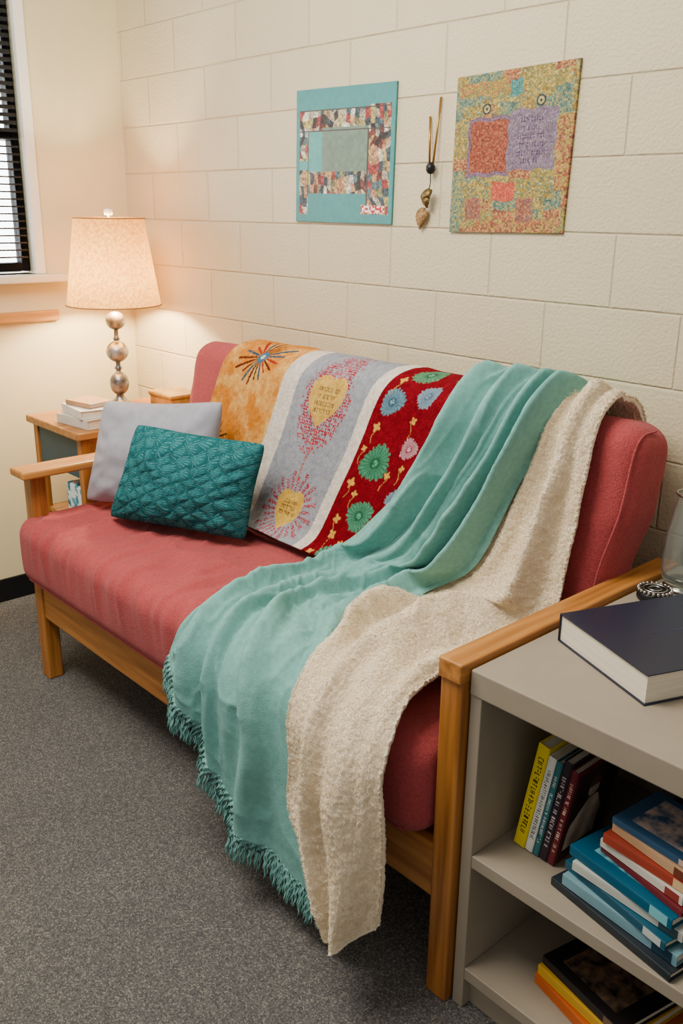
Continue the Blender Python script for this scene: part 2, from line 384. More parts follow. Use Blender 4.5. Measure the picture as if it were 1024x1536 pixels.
# ---- cream fleece
cl=[(2.44,sH(1.17)),(2.435,ST),(2.37,sB(1.03)),(2.30,sB(.81)),(2.175,sS(-.46)),(2.185,sS(-.72)),(2.280,sS(-.885)),(2.325,sF(.55)),(2.335,sF(.39)),(2.445,sF(.225))]
cm=[(2.50,sH(1.17)),(2.505,ST),(2.475,sB(1.04)),(2.43,sB(.81)),(2.37,sS(-.44)),(2.34,sS(-.70)),(2.42,sS(-.88)),(2.475,sF(.57)),(2.49,sF(.39)),(2.530,sF(.175))]
cr_=[(2.555,sH(1.17)),(2.57,ST),(2.585,sB(1.05)),(2.585,sB(.81)),(2.58,sS(-.44)),(2.545,sS(-.70)),(2.570,sS(-.885)),(2.612,sF(.60)),(2.628,sF(.45)),(2.620,sF(.240))]
def cream_off(U,Vv,X,S):
    edge=np.clip(np.minimum(U,1-U)/.14,0,1); edge=edge*edge*(3-2*edge)
    hang=np.clip((S-sS(-.62))/.25,0,1)
    front=np.clip((S-sF(.58))/.12,0,1)
    fold=softfold(U,Vv,2.1,91,.054,1.4)+.8*foldfn(U,Vv,2.0,95,.036,1.0,1.5)
    under=np.clip((.32-U)/.2,0,1)*np.clip((sS(-.60)-S)/.2,0,1)
    base=.014+.036*hang*(1-.20*front)
    seatm=np.clip(1-np.abs(S-sS(-.64))/.3,0,1)
    cr=fbm(X*6+S*8,S*8-X*5,177,2)-.40
    fold=np.maximum(fold,0)*(.3+.7*edge)*(1-.9*under)
    roll_=.010*np.exp(-((U-.92)/.09)**2)*(1-front)+.006*np.exp(-((U-.12)/.10)**2)*seatm*np.clip((S-sS(-.55))/.15,0,1)
    rid=.018*rg_(X*9+S*6,S*6-X*6,178,2)*seatm*edge
    off=base+fold+seatm*np.maximum(cr,0)*.045*(1-under)+roll_+rid*(1-under)
    off=off*(1-under)+.005*under
    off=backlimit(np.maximum(off,.004),S,.004)
    nub=.0042*(1-np.clip(worley(X*105+.6*vnoise(X*60,S*60,5),S*105,305),0,1))+.0035*(fbm(X*45,S*45,302,2)-.5)
    return off+nub,.006*np.sin(2*math.pi*U*1.7+Vv*7)*edge+.008*(fbm(X*0+U*2,S*8,402,2)-.5)
nu_,nv_=240,860
P,U,Vv,X,S=drape([cl,cm,cr_],nu_,nv_,cream_off)
M_cream=mat('sherpa_fleece',(240,224,196),rough=1,var=.04,vscale=160,bump=.3,bscale=420,sheen=.2,spec=.03,bdist=.003)
yb,zb,nyb,nzb=onpath(S)
inner=P.copy(); inner[...,1]-=nyb*.012; inner[...,2]-=nzb*.012
Vall=np.r_[P.reshape(-1,3),inner.reshape(-1,3)]; nb_=nu_*nv_
Fc=grid_faces(nu_,nv_,flip=True)+grid_faces(nu_,nv_,off=nb_)
def strip(ids,fl):
    for a,b in zip(ids[:-1],ids[1:]):
        q=(a,b,b+nb_,a+nb_); Fc.append(q if fl else q[::-1])
strip([j*nu_ for j in range(nv_)],False); strip([j*nu_+nu_-1 for j in range(nv_)],True)
strip(list(range(nu_)),True); strip(list(range((nv_-1)*nu_,nv_*nu_)),False)
cream=add_mesh('fleece_blanket',Vall,Fc,M_cream)
tag(cream,'fluffy cream sherpa blanket draped beside the teal throw','blanket')
du=np.gradient(P,axis=1); dv=np.gradient(P,axis=0)
Psm=P.copy()
for _ in range(4):
    Psm[1:-1,1:-1]=(Psm[1:-1,1:-1]*2+Psm[:-2,1:-1]+Psm[2:,1:-1]+Psm[1:-1,:-2]+Psm[1:-1,2:])/6
Nf=np.cross(np.gradient(Psm,axis=0),np.gradient(Psm,axis=1)); Nf/=np.linalg.norm(Nf,axis=-1)[...,None]+1e-9
Nf*=np.sign((Nf[...,1]*nyb+Nf[...,2]*nzb).mean())
du_=du/(np.linalg.norm(du,axis=-1)[...,None]+1e-9); dv_=dv/(np.linalg.norm(dv,axis=-1)[...,None]+1e-9)
NP=150000
wcell=np.linalg.norm(np.cross(du,dv),axis=-1).ravel(); pr=wcell/wcell.sum()
idx=rng.choice(nu_*nv_,NP,p=pr)
edge_idx=np.r_[rng.randint(0,nv_,7000)*nu_, rng.randint(0,nv_,7000)*nu_+nu_-1, (nv_-1)*nu_+rng.randint(0,nu_,4000)]
idx=np.r_[idx,edge_idx]; NP=len(idx); ne=18000
b0=P.reshape(-1,3)[idx]+du.reshape(-1,3)[idx]*(rng.rand(NP,1)-.5)+dv.reshape(-1,3)[idx]*(rng.rand(NP,1)-.5)
nsh=Nf.reshape(-1,3)[idx].copy()
Xf=X.reshape(-1)[idx]; Sf=S.reshape(-1)[idx]
ca=vnoise(Xf*90,Sf*90,7)*4*math.pi; jt=rng.rand(NP)*3.0
td=(np.cos(ca+jt)[:,None]*du_.reshape(-1,3)[idx]+np.sin(ca+jt)[:,None]*dv_.reshape(-1,3)[idx])
outd=np.r_[-du_.reshape(-1,3)[edge_idx[:7000]],du_.reshape(-1,3)[edge_idx[7000:14000]],dv_.reshape(-1,3)[edge_idx[14000:]]]
td[-ne:]=outd+td[-ne:]*.4
td-=nsh*(td*nsh).sum(1)[:,None]; td/=np.linalg.norm(td,axis=1)[:,None]+1e-9
Lh=((.0035+.0030*rng.rand(NP))*(.7+.6*vnoise(Xf*120,Sf*120,9)))[:,None]
m1=b0+(nsh*.70+td*.50)*Lh*.55; tp=b0+(nsh*.55+td*.95)*Lh
side=np.cross(nsh,td); wd=(.0006+.0004*rng.rand(NP))[:,None]
BV=np.stack([b0-side*wd,b0+side*wd,m1+side*wd*.8,m1-side*wd*.8,tp],1).reshape(-1,3)
ar=np.arange(NP)*5
BF=[t for k in ar.tolist() for t in ((k+3,k+2,k+1,k),(k+4,k+2,k+3))]
tone=(.92+.14*rng.rand(NP)); cc=lin((247,234,210))[None,:]*tone[:,None]; cc=np.repeat(cc,5,axis=0); cc=np.clip(cc,0,.95)
fm=mat('fleece_fibre',(255,255,255),rough=1,var=.01,vscale=40,attr=True,spec=0)
nt=fm.node_tree; bs_=nt.nodes['Principled BSDF']; out_=[n for n in nt.nodes if n.type=='OUTPUT_MATERIAL'][0]
tr_=nt.nodes.new('ShaderNodeBsdfTranslucent'); ms_=nt.nodes.new('ShaderNodeMixShader'); ms_.inputs[0].default_value=.35
at_=[n for n in nt.nodes if n.type=='ATTRIBUTE'][0]; nt.links.new(at_.outputs['Color'],tr_.inputs[0])
nt.links.new(bs_.outputs[0],ms_.inputs[1]); nt.links.new(tr_.outputs[0],ms_.inputs[2]); nt.links.new(ms_.outputs[0],out_.inputs[0])
pile=add_mesh('fleece_pile',BV,BF,fm,cream,cols=cc,smooth=False)
pile['kind']='stuff'

# ---- embroidered panel throw
def paint_panel(A,Sd):
    a=A;s=Sd
    C=np.zeros(a.shape+(3,))
    n=fbm(a*60,s*60,500); n2=fbm(a*25,s*25,510); nf=vnoise(a*330,s*330,520)
    def setc(mask,c): C[mask]=lin(c)
    def mixc(mask,c1,c2,t):
        l1,l2=lin(c1),lin(c2); tt=np.clip(t,0,1)[...,None]; v=l1*(1-tt)+l2*tt; C[mask]=v[mask]
    allm=np.ones_like(a,bool)
    mixc(allm,(220,206,194),(200,186,172),n)
    og=a<1.44
    mixc(og,(192,114,28),(218,168,92),(n2-.32)*1.8+.6*(n-.5))
    gr=(a>1.515)&(a<1.845); mixc(gr,(158,160,164),(124,126,136),n*.7+nf*.3)
    rd=(a>1.895); mixc(rd,(126,8,24),(96,6,18),n)
    for (ca,cs,R,seed) in ((1.285,.095,.13,1),(1.17,.42,.10,2)):
        da,ds=a-ca,(s-cs); r=np.hypot(da,ds); th=np.arctan2(ds,da)
        k=20; ph=(th/(2*math.pi)*k)%1; kid=np.floor(th/(2*math.pi)*k)
        rr=R*(.55+.45*hash2(kid.astype(int)+50,kid.astype(int)*0+seed,seed))
        w=.12+.30*(1-np.clip(r/rr,0,1))
        m=og&(r<rr)&(np.abs(ph-.5)<w)&(nf>.12)
        pick=hash2(kid.astype(int)+50,kid.astype(int)*0+9,seed+5)
        for lo,hi,c in ((0,.35,(92,36,20)),(.35,.55,(44,74,90)),(.55,.7,(150,44,28)),(.7,1.01,(66,42,28))):
            setc(m&(pick>=lo)&(pick<hi),c)
        setc(og&(r<.022),(60,100,120)); setc(og&(r<.009),(200,190,160))
    def dots(mask,dens,c,seed,cell=.0105):
        ia=np.floor(a/cell);is_=np.floor(s/cell); h=hash2(ia,is_,seed)
        ox=(hash2(ia,is_,seed+1)-.5)*.4;oy=(hash2(ia,is_,seed+2)-.5)*.4
        d=np.hypot(a/cell-ia-.5-ox,s/cell-is_-.5-oy)
        setc(mask&(h<dens)&(d<.42),c)
    def heart(ca,cs,k):
        u=(a-ca)/k; v=(s-cs)/k
        return (u**2+(v+.45*np.abs(u)**.8)**2<1)&(v<1-.9*np.abs(u))
    h1=heart(1.675,.20,.078)
    da,ds=a-1.675,s-.175
    tear=np.hypot(da/(.095*np.clip(1-(-ds-.0)/.35,.25,1)),np.where(ds<0,ds/.185,ds/.16))
    halo=(tear<1)&(tear>.58)&gr
    dots(halo&~h1,.9,(156,22,42),600,.009); dots((tear<.62)&(ds<-.04)&gr&~h1,.7,(180,58,72),610,.009)
    dots((tear<1.2)&(tear>=1)&gr,.45,(168,44,58),620,.009)
    m=h1&gr; mixc(m,(210,172,88),(180,136,56),n)
    def glyphs(mask,a0,a1,rows,h,c,seed):
        for i,sv in enumerate(rows):
            cell=h*.75; ia=np.floor((a-a0)/cell); fa=(a-a0)/cell-ia; fs=(s-sv)/h
            inr=(np.abs(fs)<.5)&(a>a0+.006*(i%2))&(a<a1-.008*(i%2))
            t=hash2(ia,ia*0+i,seed); t2=hash2(ia,ia*0+i,seed+1)
            st=((np.abs(fa-.2)<.12)&(t<.7))|((np.abs(fs-.38)<.12)&(t2<.6)&(fa<.75))|((np.abs(fs+.38)<.12)&(t>.4)&(fa<.75))|((np.abs(fa-.65)<.12)&(t2>.45))
            setc(mask&inr&st&(t2>.12),c)
    glyphs(m,1.632,1.722,(.155,.178,.201,.224),.014,(112,76,44),900)
    h2r=np.hypot(a-1.695,s-.56); th=np.arctan2(s-.56,a-1.695)
    sp=(np.abs(((th/(2*math.pi)*26)%1)-.5)<.28)&(h2r<.125+.012*np.sin(th*13))&(h2r>.06)&gr
    dots(sp,.95,(162,26,44),630,.0082)
    h2=heart(1.695,.565,.066)&gr
    mixc(h2,(212,176,80),(186,142,54),n)
    glyphs(h2,1.655,1.735,(.53,.55,.57),.013,(112,76,44),910)
    stem=np.abs(a-1.685-.004*np.sin(s*60))<.0045
    dots(gr&stem&(s>.28)&(s<.46),1.0,(182,68,48),640,.008)
    fl=[(1.985,.035,.044,(100,152,112),(44,88,64)),(1.955,.150,.040,(112,146,158),(52,78,98)),(2.065,.115,.034,(132,154,162),(76,92,116)),
        (1.985,.335,.054,(76,146,110),(36,84,60)),(2.085,.27,.030,(196,156,160),(134,50,66)),(2.02,.50,.048,(88,152,118),(36,84,62)),(2.12,.42,.03,(132,154,162),(76,92,116)),(2.13,.02,.04,(104,156,116),(46,92,66)),(2.00,.655,.045,(88,152,118),(36,84,62))]
    for i,(ca,cs,R,c1,c2) in enumerate(fl):
        r=np.hypot(a-ca,s-cs); th=np.arctan2(s-cs,a-ca)
        m=rd&(r<R*(1+.06*np.sin(th*18+i)+.10*np.sin(th*3+i*2)+.16*(nf-.5)))
        C1,C2=lin(c1),lin(c2); t=(.5+.5*np.sin(th*22+r*380)*np.sin(r*420))*np.clip(r/R+.25,0,1)
        v=C1*t[...,None]+C2*(1-t[...,None]); C[m]=v[m]
        setc(rd&(r<R*.34)&(nf>.25),c2); setc(rd&(r<R*.2)&(nf>.4),c1)
    for i,(ca,cs,R) in enumerate([(1.935,.23,.015),(1.93,.41,.017),(1.965,.44,.012),(1.94,.53,.016),(2.06,.19,.012),(1.95,.58,.016),(2.0,.60,.012),(2.05,.36,.012),(1.935,.08,.012),(2.09,.33,.011),(1.92,.30,.010),(1.93,.66,.014)]):
        r=np.hypot(a-ca,s-cs); th=np.arctan2(s-cs,a-ca)
        setc(rd&(r<R*(.8+.25*np.sin(th*4+i)))&(nf>.1),(206,150,62))
        setc(rd&(np.abs(a-ca-.006*np.sin(s*90))<.0013)&(s>cs)&(s<cs+.05),(176,126,62))
    return C*(0.74+.45*nf[...,None])
nu,nv=400,350
aa=np.linspace(1.11,2.24,nu); sh=np.linspace(0,1,nv)
U,Vv=np.meshgrid(aa,sh)
s0=sH(1.10); s1=sS(-.472)
S=s0+(s1-s0)*Vv; Sd=S-ST
shear=np.clip(Sd,0,1)*.33*np.interp(U,[1.11,1.5,1.9,2.2],[.9,.75,1,1.05])
X=U-shear+.004*np.sin(S*19)
cols_=paint_panel(U,Sd)
fold=(fbm(X*6,S*3,700)-.4)*.014+.003*np.sin(X*23+S*5)
y,z,ny,nz=onpath(S)
off=-.003+np.maximum(fold,-.001)+.0012*vnoise(U*330,Sd*330,520)
P=np.stack([X,y+ny*off,z+nz*off],-1)
emb=add_mesh('panel_throw',P.reshape(-1,3),grid_faces(nu,nv,flip=True),mat('embroidered_cotton',(255,255,255),rough=.95,var=.08,vscale=60,bump=.5,bscale=300,attr=True,spec=.05),cols=cols_.reshape(-1,3))
md=emb.modifiers.new('s','SOLIDIFY'); md.thickness=.004; md.offset=1
tag(emb,'embroidered throw with orange, grey and red panels over the futon back','throw blanket')

# ---------------------------------------------------------------- pillows
def pillow(name,BL,BR,TR,TL,T,m,colf=None,dispf=None,n=90,label='',pinch=.05,wra=.012,seed=8,pe=.5):
    BL,BR,TR,TL=[np.array(q,float) for q in (BL,BR,TR,TL)]
    U,Vv=np.meshgrid(np.linspace(-1,1,n),np.linspace(-1,1,n))
    u=U*(1-pinch*(1-Vv**2)**1.0*np.abs(U)); v=Vv*(1-pinch*(1-U**2)*np.abs(Vv))
    cr=np.clip((np.abs(U)**6*np.abs(Vv)**6),0,1); u=u*(1-.05*cr); v=v*(1-.05*cr)
    a=(u+1)/2; b=(v+1)/2
    base=(BL*((1-a)*(1-b))[...,None]+BR*(a*(1-b))[...,None]+TR*(a*b)[...,None]+TL*((1-a)*b)[...,None])
    nrm=np.cross(BR-BL,TL-BL); nrm/=np.linalg.norm(nrm)
    prof=((1-np.abs(U)**2.2)*(1-np.abs(Vv)**2.2))**pe*T/2
    d=dispf(U,Vv) if dispf is not None else 0
    er=np.maximum(np.abs(U),np.abs(Vv)); th=np.arctan2(Vv,U)
    puck=np.sin(th*17+3*vnoise(U*2,Vv*2,seed+3))*np.clip((er-.55)/.3,0,1)*np.clip((1-er)/.12,0,1)*.0035
    wr=((fbm(U*2.2,Vv*2.2,seed,2)-.5)*wra*1.8+puck)*np.clip(prof/T*3,0,1)
    Pf=base+nrm*(prof+(d+wr)*np.clip(prof/T*4,0,1))[...,None]; Pb=base-nrm*(prof)[...,None]*.8
    V=np.r_[Pf.reshape(-1,3),Pb.reshape(-1,3)]
    F=grid_faces(n,n)+grid_faces(n,n,off=n*n,flip=True)
    cols=None
    if colf is not None:
        c=colf(U,Vv).reshape(-1,3); cols=np.r_[c,c]
    o=add_mesh(name,V,F,m,cols=cols)
    bm=bmesh.new(); bm.from_mesh(o.data); bmesh.ops.remove_doubles(bm,verts=bm.verts,dist=.0003); bm.to_mesh(o.data); bm.free()
    o.data.polygons.foreach_set('use_smooth',[True]*len(o.data.polygons))
    return tag(o,label,'pillow')
pillow('throw_pillow',(.738,-.715,.662),(1.235,-.475,.668),(1.240,-.43,1.078),(.752,-.615,1.028),.21,mat('grey_cotton',(158,156,166),rough=.9,var=.04,vscale=40,bump=.2,bscale=400,sheen=.1,spec=.1),label='plain pale grey cotton pillow behind the teal pillow',pinch=.075,wra=.022,n=140,pe=.52)
def tp_cell(U,Vv):
    gx=U*4.4+(fbm(U*3,Vv*3,61,2)-.5)*.8; gy=Vv*3.6+(fbm(U*3,Vv*3,62,2)-.5)*.8
    return gx,gy
def tp_disp(U,Vv):
    gx,gy=tp_cell(U,Vv)
    a=np.abs(np.sin(math.pi*(gx+gy*.75))); b=np.abs(np.sin(math.pi*(gx*.75-gy)))
    return np.minimum(a,b)*.0040-.002+(fbm(U*5,Vv*5,63,2)-.5)*.006
def tp_col(U,Vv):
    gx,gy=tp_cell(U,Vv)
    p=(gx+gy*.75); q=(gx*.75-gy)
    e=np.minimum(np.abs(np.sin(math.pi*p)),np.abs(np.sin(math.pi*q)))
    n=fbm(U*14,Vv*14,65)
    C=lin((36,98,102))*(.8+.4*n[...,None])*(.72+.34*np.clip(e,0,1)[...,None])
    cid=np.floor(p)+7*np.floor(q); fp=p-np.floor(p); fq=q-np.floor(q)
    an=np.arctan2(fq+.05,fp+.05); rr_=np.hypot(fp,fq)
    st=(np.abs(((an*4.6+.3*hash2(cid,cid*0,68))%1)-.5)<.10)&(vnoise(U*46,Vv*46,66)>.30)&(rr_>.22)&(rr_<1.05)
    mix_=st[...,None]*.42
    C=C*(1-mix_)+lin((130,176,176))*mix_
    return C
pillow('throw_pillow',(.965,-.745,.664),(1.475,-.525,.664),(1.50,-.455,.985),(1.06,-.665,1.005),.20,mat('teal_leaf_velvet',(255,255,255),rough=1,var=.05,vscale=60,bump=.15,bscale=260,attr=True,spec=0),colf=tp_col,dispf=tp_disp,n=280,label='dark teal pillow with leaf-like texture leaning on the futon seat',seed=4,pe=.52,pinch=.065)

# ---------------------------------------------------------------- wall art
def wallpanel(name,y,th,n,colf,label,cat,bump,corners,rough=.8,parent=None,asp=1.1):
    nx=n; nz=int(n*asp)
    U,Vt=np.meshgrid(np.linspace(0,1,nx),np.linspace(0,1,nz))
    c=corners
    X=c[0][0]*(1-U)*(1-Vt)+c[1][0]*U*(1-Vt)+c[2][0]*U*Vt+c[3][0]*(1-U)*Vt
    Z=c[0][1]*(1-U)*(1-Vt)+c[1][1]*U*(1-Vt)+c[2][1]*U*Vt+c[3][1]*(1-U)*Vt
    Y=np.full_like(X,y)
    V=np.stack([X,Y,Z],-1).reshape(-1,3)
    o=add_mesh(name,V,grid_faces(nx,nz,flip=True),mat(name+'_surface',(255,255,255),rough=rough,var=.05,vscale=60,bump=bump,bscale=260,attr=True),parent,cols=colf(U,Vt).reshape(-1,3))
    md=o.modifiers.new('s','SOLIDIFY'); md.thickness=th; md.offset=-1
    return tag(o,label,cat)
def pal(idx,colors):
    A=np.array([lin(c) for c in colors]); return A[np.clip((idx*len(colors)).astype(int),0,len(colors)-1)]
def art1(U,V):
    C=np.zeros(U.shape+(3,)); C[:]=lin((66,134,134)); C*=(.93+.14*fbm(U*8,V*8,3))[...,None]
    def R(a,b,c,d): return (U>a)&(U<b)&(V>c)&(V<d)
    k1=np.floor(U*24+2.0*vnoise(V*9,U*5,2)); k2=np.floor(V*15+2.0*vnoise(U*10,V*5,4)); h=hash2(k1,k2,5)
    sc=pal(h,[(176,164,140),(110,56,46),(190,168,100),(64,78,86),(156,60,54),(212,206,190),(84,108,112),(56,48,44),(186,136,94),(130,126,84)])
    det=vnoise(U*110,V*110,7); d2=vnoise(U*45,V*45,8); sc=sc*(.25+1.2*det[...,None])*(.5+.9*d2[...,None])
    strips=R(.04,.96,.16,.31)|R(.04,.135,.31,.94)|R(.76,.965,.14,.93)|R(.135,.76,.615,.78)|R(.70,.93,.86,.93)
    C[strips]=sc[strips]
    g=R(.28,.755,.29,.615); gc=lin((104,124,108))*(.75+.5*fbm(U*30,V*30,9))[...,None]; C[g]=gc[g]
    t=R(.135,.285,.31,.615)|R(.038,.13,.53,.60); C[t]=lin((84,154,150))
    ln=R(.04,.96,.305,.315)|R(.745,.76,.31,.93)|R(.04,.96,.155,.163)|R(.132,.138,.31,.78); C[ln]=lin((70,60,56))
    m=R(.70,.93,.865,.925); C[m]=lin((180,40,42))
    w=m&(hash2(np.floor(U*70),np.floor(V*60),12)>.55); C[w]=lin((236,226,214))
    return C
wallpanel('collage_artwork',-.008,.0078,250,art1,'teal mat collage artwork of printed scraps mounted on the block wall','wall art',.1,[(1.108,2.06),(1.582,2.052),(1.572,1.638),(1.10,1.64)],rough=.5,asp=.9)
def art2(U,V):
    wx=U+.006*np.sin(V*40); wy=V+.006*np.sin(U*35)
    k1=np.floor(wx*66); k2=np.floor(wy*86)
    wv=hash2(k1,k2,31)
    gx_=np.floor(wx*7+.2); gy_=np.floor(wy*9+.3); q=.25*vnoise(U*7,V*9,35)+.75*hash2(gx_,gy_,35)
    yel=[(178,152,72),(158,138,70),(134,130,84),(182,164,102),(148,116,58),(112,122,102),(162,142,76)]
    tea=[(98,130,114),(118,140,120),(162,150,96),(84,110,102),(142,140,102)]
    ora=[(180,112,76),(166,94,68),(184,144,92),(136,82,66),(166,138,86)]
    C=pal(wv,yel); t=(q>.68); C[t]=pal(wv,tea)[t]; o=(q<.24); C[o]=pal(wv,ora)[o]
    def R(a,b,c,d): return (wx>a)&(wx<b)&(wy>c)&(wy<d)
    def fill(m,cs,w=wv): C[m]=pal(w,cs)[m]
    fill(R(-1,.10,.6,2),tea+yel[:1]); fill(R(.25,.95,.92,2),ora+yel[:1]); fill(R(.88,2,.3,.75),ora+yel[:2]); fill(R(.1,.9,.66,.78)&~R(.37,.57,.68,.8),yel+yel+tea[:1])
    fill(R(.47,.57,.06,.16),[(74,130,124),(92,144,134)]); fill(R(.02,.45,.05,.14),yel[:3]+ora[:1]); fill(R(.60,.96,.04,.13),yel[:4])
    fill(R(.13,.50,.27,.64),[(130,104,124),(114,90,106)]); fill(R(.155,.48,.295,.615),[(146,70,54),(158,86,64),(132,66,52),(164,102,72)])
    fill(R(.48,.875,.245,.61),[(132,112,132),(122,104,126),(142,126,138),(124,112,118)])
    for i,(vv,a,b) in enumerate(((.31,.58,.76),(.36,.60,.72),(.41,.56,.78),(.46,.58,.78),(.51,.56,.80),(.555,.60,.76))):
        fa=(U-a)/.021; ia=np.floor(fa); fa=fa-ia; fs=(V-vv)/.030; tt=hash2(ia,ia*0+i,41); t2=hash2(ia,ia*0+i,42)
        st=((np.abs(fa-.25)<.13)&(tt<.75))|((np.abs(fs-.35)<.15)&(t2<.6)&(fa<.7))|((np.abs(fs+.3)<.15)&(tt>.4)&(fa<.7))
        m=(U>a)&(U<b)&(np.abs(fs)<.5)&st&(t2>.15); C[m]=lin((88,66,92))
    fill(R(.37,.57,.68,.80),[(192,82,64),(200,100,78)])
    for (a,b,c,d) in ((.14,.28,.78,.92),(.60,.74,.78,.93)):
        fill(R(a,b,c,d),[(150,88,74),(134,98,92),(166,116,84)])
    for (a,c) in ((.28,.22),(.73,.205)):
        r=np.hypot(U-a,(V-c)*1.1); C[(r<.032)]=lin((176,164,112)); C[(np.abs(r-.032)<.006)|(r<.010)]=lin((60,62,64))
    return C*(.5+.8*vnoise(U*150,V*180,51))[...,None]
wallpanel('woven_patchwork',-.009,.0088,300,art2,'woven yellow, teal and orange patchwork textile hanging on the block wall','wall hanging',.9,[(1.826,2.04),(2.232,2.052),(2.218,1.628),(1.818,1.622)],rough=.95)
M_gold=mat('aged_brass',(176,132,70),rough=.35,metal=.85,var=.1)
orn=root('wall_ornament',(1.74,-.015,1.62),'brass sticks and beads hanging ornament on the block wall','ornament')
tubes('stick',[([(1.722,-.006,1.945),(1.737,-.018,1.815)],.0035)],M_gold,orn)
tubes('stick',[([(1.762,-.006,1.995),(1.752,-.018,1.815)],.0035)],M_gold,orn)
lathe('bead',[(0.001,1.784),(.008,1.786),(.014,1.795),(.014,1.806),(.008,1.816),(.001,1.818)],1.744,-.020,M_black,orn,n=20)
tubes('cord',[([(1.744,-.02,1.79),(1.742,-.016,1.76),(1.738,-.018,1.735),(1.735,-.014,1.70),(1.716,-.014,1.682)],.0016)],M_black,orn)
M_dull=mat('dull_brass',(120,98,58),rough=.42,metal=.8,bump=.7,bscale=160)
for k_,(dx,dz,rz_) in enumerate(((-.010,0,-.3),(.010,.004,.35),(0,-.012,0))):
    pv=[]
    for i in range(9):
        t=i/8; w=.013*math.sin(math.pi*min(1,.12+.88*t**.8))+.002
        for s in (-1,0,1):
            xx_=s*w; zz_=-.036*t
            pv.append((1.738+dx+xx_*math.cos(rz_)+zz_*math.sin(rz_), -.020-.010*math.sin(math.pi*t)-(.004 if s==0 else 0), 1.738+dz-xx_*math.sin(rz_)+zz_*math.cos(rz_)))
    pt=add_mesh('charm_petal',pv,grid_faces(3,9),M_dull,orn); md=pt.modifiers.new('s','SOLIDIFY'); md.thickness=.002
lv=[]
for i in range(13):
    t=i/12; w=.024*math.sin(math.pi*min(1,.05+.95*t**.7))*(1+.10*math.sin(i*3)); cx=1.712-.010*t; zz=1.690-.064*t
    for s in (-1,0,1): lv.append((cx+s*w,-.012-(.006 if s==0 else 0)*math.sin(math.pi*t),zz))
l=add_mesh('leaf_charm',lv,grid_faces(3,13),mat('tan_leaf',(168,130,84),rough=.4,metal=.6,bump=.8,bscale=260,var=.2,vscale=120),orn); md=l.modifiers.new('s','SOLIDIFY'); md.thickness=.002

# ---------------------------------------------------------------- end table and lamp
TZ=.88
tab=root('end_table',(.38,-.35,0),'small oak end table with blue drawer between futon and wall','table')
boxes('table_top',[(.165,.615,-.660,-.04,TZ-.030,TZ)],M_tablex,tab,bev=.006,seg=3)
for (a,b) in ((.185,-.64),(.56,-.64),(.185,-.095),(.56,-.095)):
    boxes('leg',[(a,a+.038,b,b+.038,0,TZ-.030)],M_woodz,tab,bev=.004)
for q in ((.223,.56,-.088,-.068,.72,TZ-.032),(.195,.213,-.602,-.095,.68,TZ-.032),(.567,.587,-.602,-.095,.68,TZ-.032)): boxes('apron',[q],M_tablex,tab,bev=.003)
dr=boxes('drawer',[(.227,.556,-.635,-.605,.69,TZ-.036)],mat('dusty_blue_paint',(46,72,82),rough=.5,var=.06),tab,bev=.004)
boxes('shelf',[(.195,.59,-.62,-.07,.475,.495)],M_tablex,tab,bev=.003)
def tb_col(U,V):
    n=fbm(U*5,V*5,71); C=np.zeros(U.shape+(3,)); C[:]=lin((226,228,230)); m=n>.52; C[m]=lin((60,160,176)); m=n>.62; C[m]=lin((30,96,130)); return C
Vb,Nb,Fb=rbox(.39,.555,-.615,-.46,.496,.64,.006,step=.006,nr=2)
tag(add_mesh('storage_box',Vb,Fb,mat('printed_card',(255,255,255),rough=.5,attr=True),cols=tb_col(Vb[:,0]*9+Vb[:,1]*7,Vb[:,2]*9)),'teal and white patterned box on the end table shelf','box')

LX,LY=.250,-.275
lamp=root('table_lamp',(LX,LY,TZ),'lit table lamp with stacked mercury silver balls and cream shade','lamp')
M_merc=mat('mercury_metal',(158,162,168),rough=.34,metal=.7,var=.15,vscale=30,col2=(84,86,90),bump=.1,bscale=60)
def ball(r,zc,sq=1,n=12,lo=.12): return [(r*math.sin(math.pi*(lo+(1-2*lo)*i/n)),zc-r*sq*math.cos(math.pi*(lo+(1-2*lo)*i/n))) for i in range(n+1)]
prof=[(.001,TZ),(.050,TZ),(.052,TZ+.006),(.046,TZ+.012),(.034,TZ+.020),(.020,TZ+.034),(.014,TZ+.048)]
prof+=ball(.040,TZ+.095,1.25)+[(.010,TZ+.146),(.010,TZ+.152),(.016,TZ+.156),(.016,TZ+.162),(.010,TZ+.168),(.010,TZ+.185)]
prof+=ball(.046,TZ+.228,.95)+[(.010,TZ+.275),(.016,TZ+.281),(.010,TZ+.288),(.009,TZ+.318)]
prof+=ball(.040,TZ+.355,.95)+[(.010,TZ+.396),(.014,TZ+.401),(.008,TZ+.407),(.007,TZ+.46),(.001,TZ+.46)]
lathe('lamp_base',prof,LX,LY,M_merc,lamp,n=48)
sm=bpy.data.materials.new('lamp_shade_fabric'); sm.use_nodes=True; nt=sm.node_tree; N=nt.nodes; bs=N['Principled BSDF']; out=[n for n in N if n.type=='OUTPUT_MATERIAL'][0]
tc=N.new('ShaderNodeTexCoord'); no=N.new('ShaderNodeTexNoise'); no.inputs['Scale'].default_value=90; no.inputs['Detail'].default_value=5; nt.links.new(tc.outputs['Object'],no.inputs[0])
rp=N.new('ShaderNodeValToRGB'); rp.color_ramp.elements[0].position=.38; rp.color_ramp.elements[0].color=L4((200,140,66)); rp.color_ramp.elements[1].position=.62; rp.color_ramp.elements[1].color=L4((228,176,92)); nt.links.new(no.outputs[0],rp.inputs[0])
bs.inputs['Roughness'].default_value=.9; nt.links.new(rp.outputs[0],bs.inputs['Base Color'])
tr=N.new('ShaderNodeBsdfTranslucent'); nt.links.new(rp.outputs[0],tr.inputs[0]); mx=N.new('ShaderNodeMixShader'); mx.inputs[0].default_value=.13
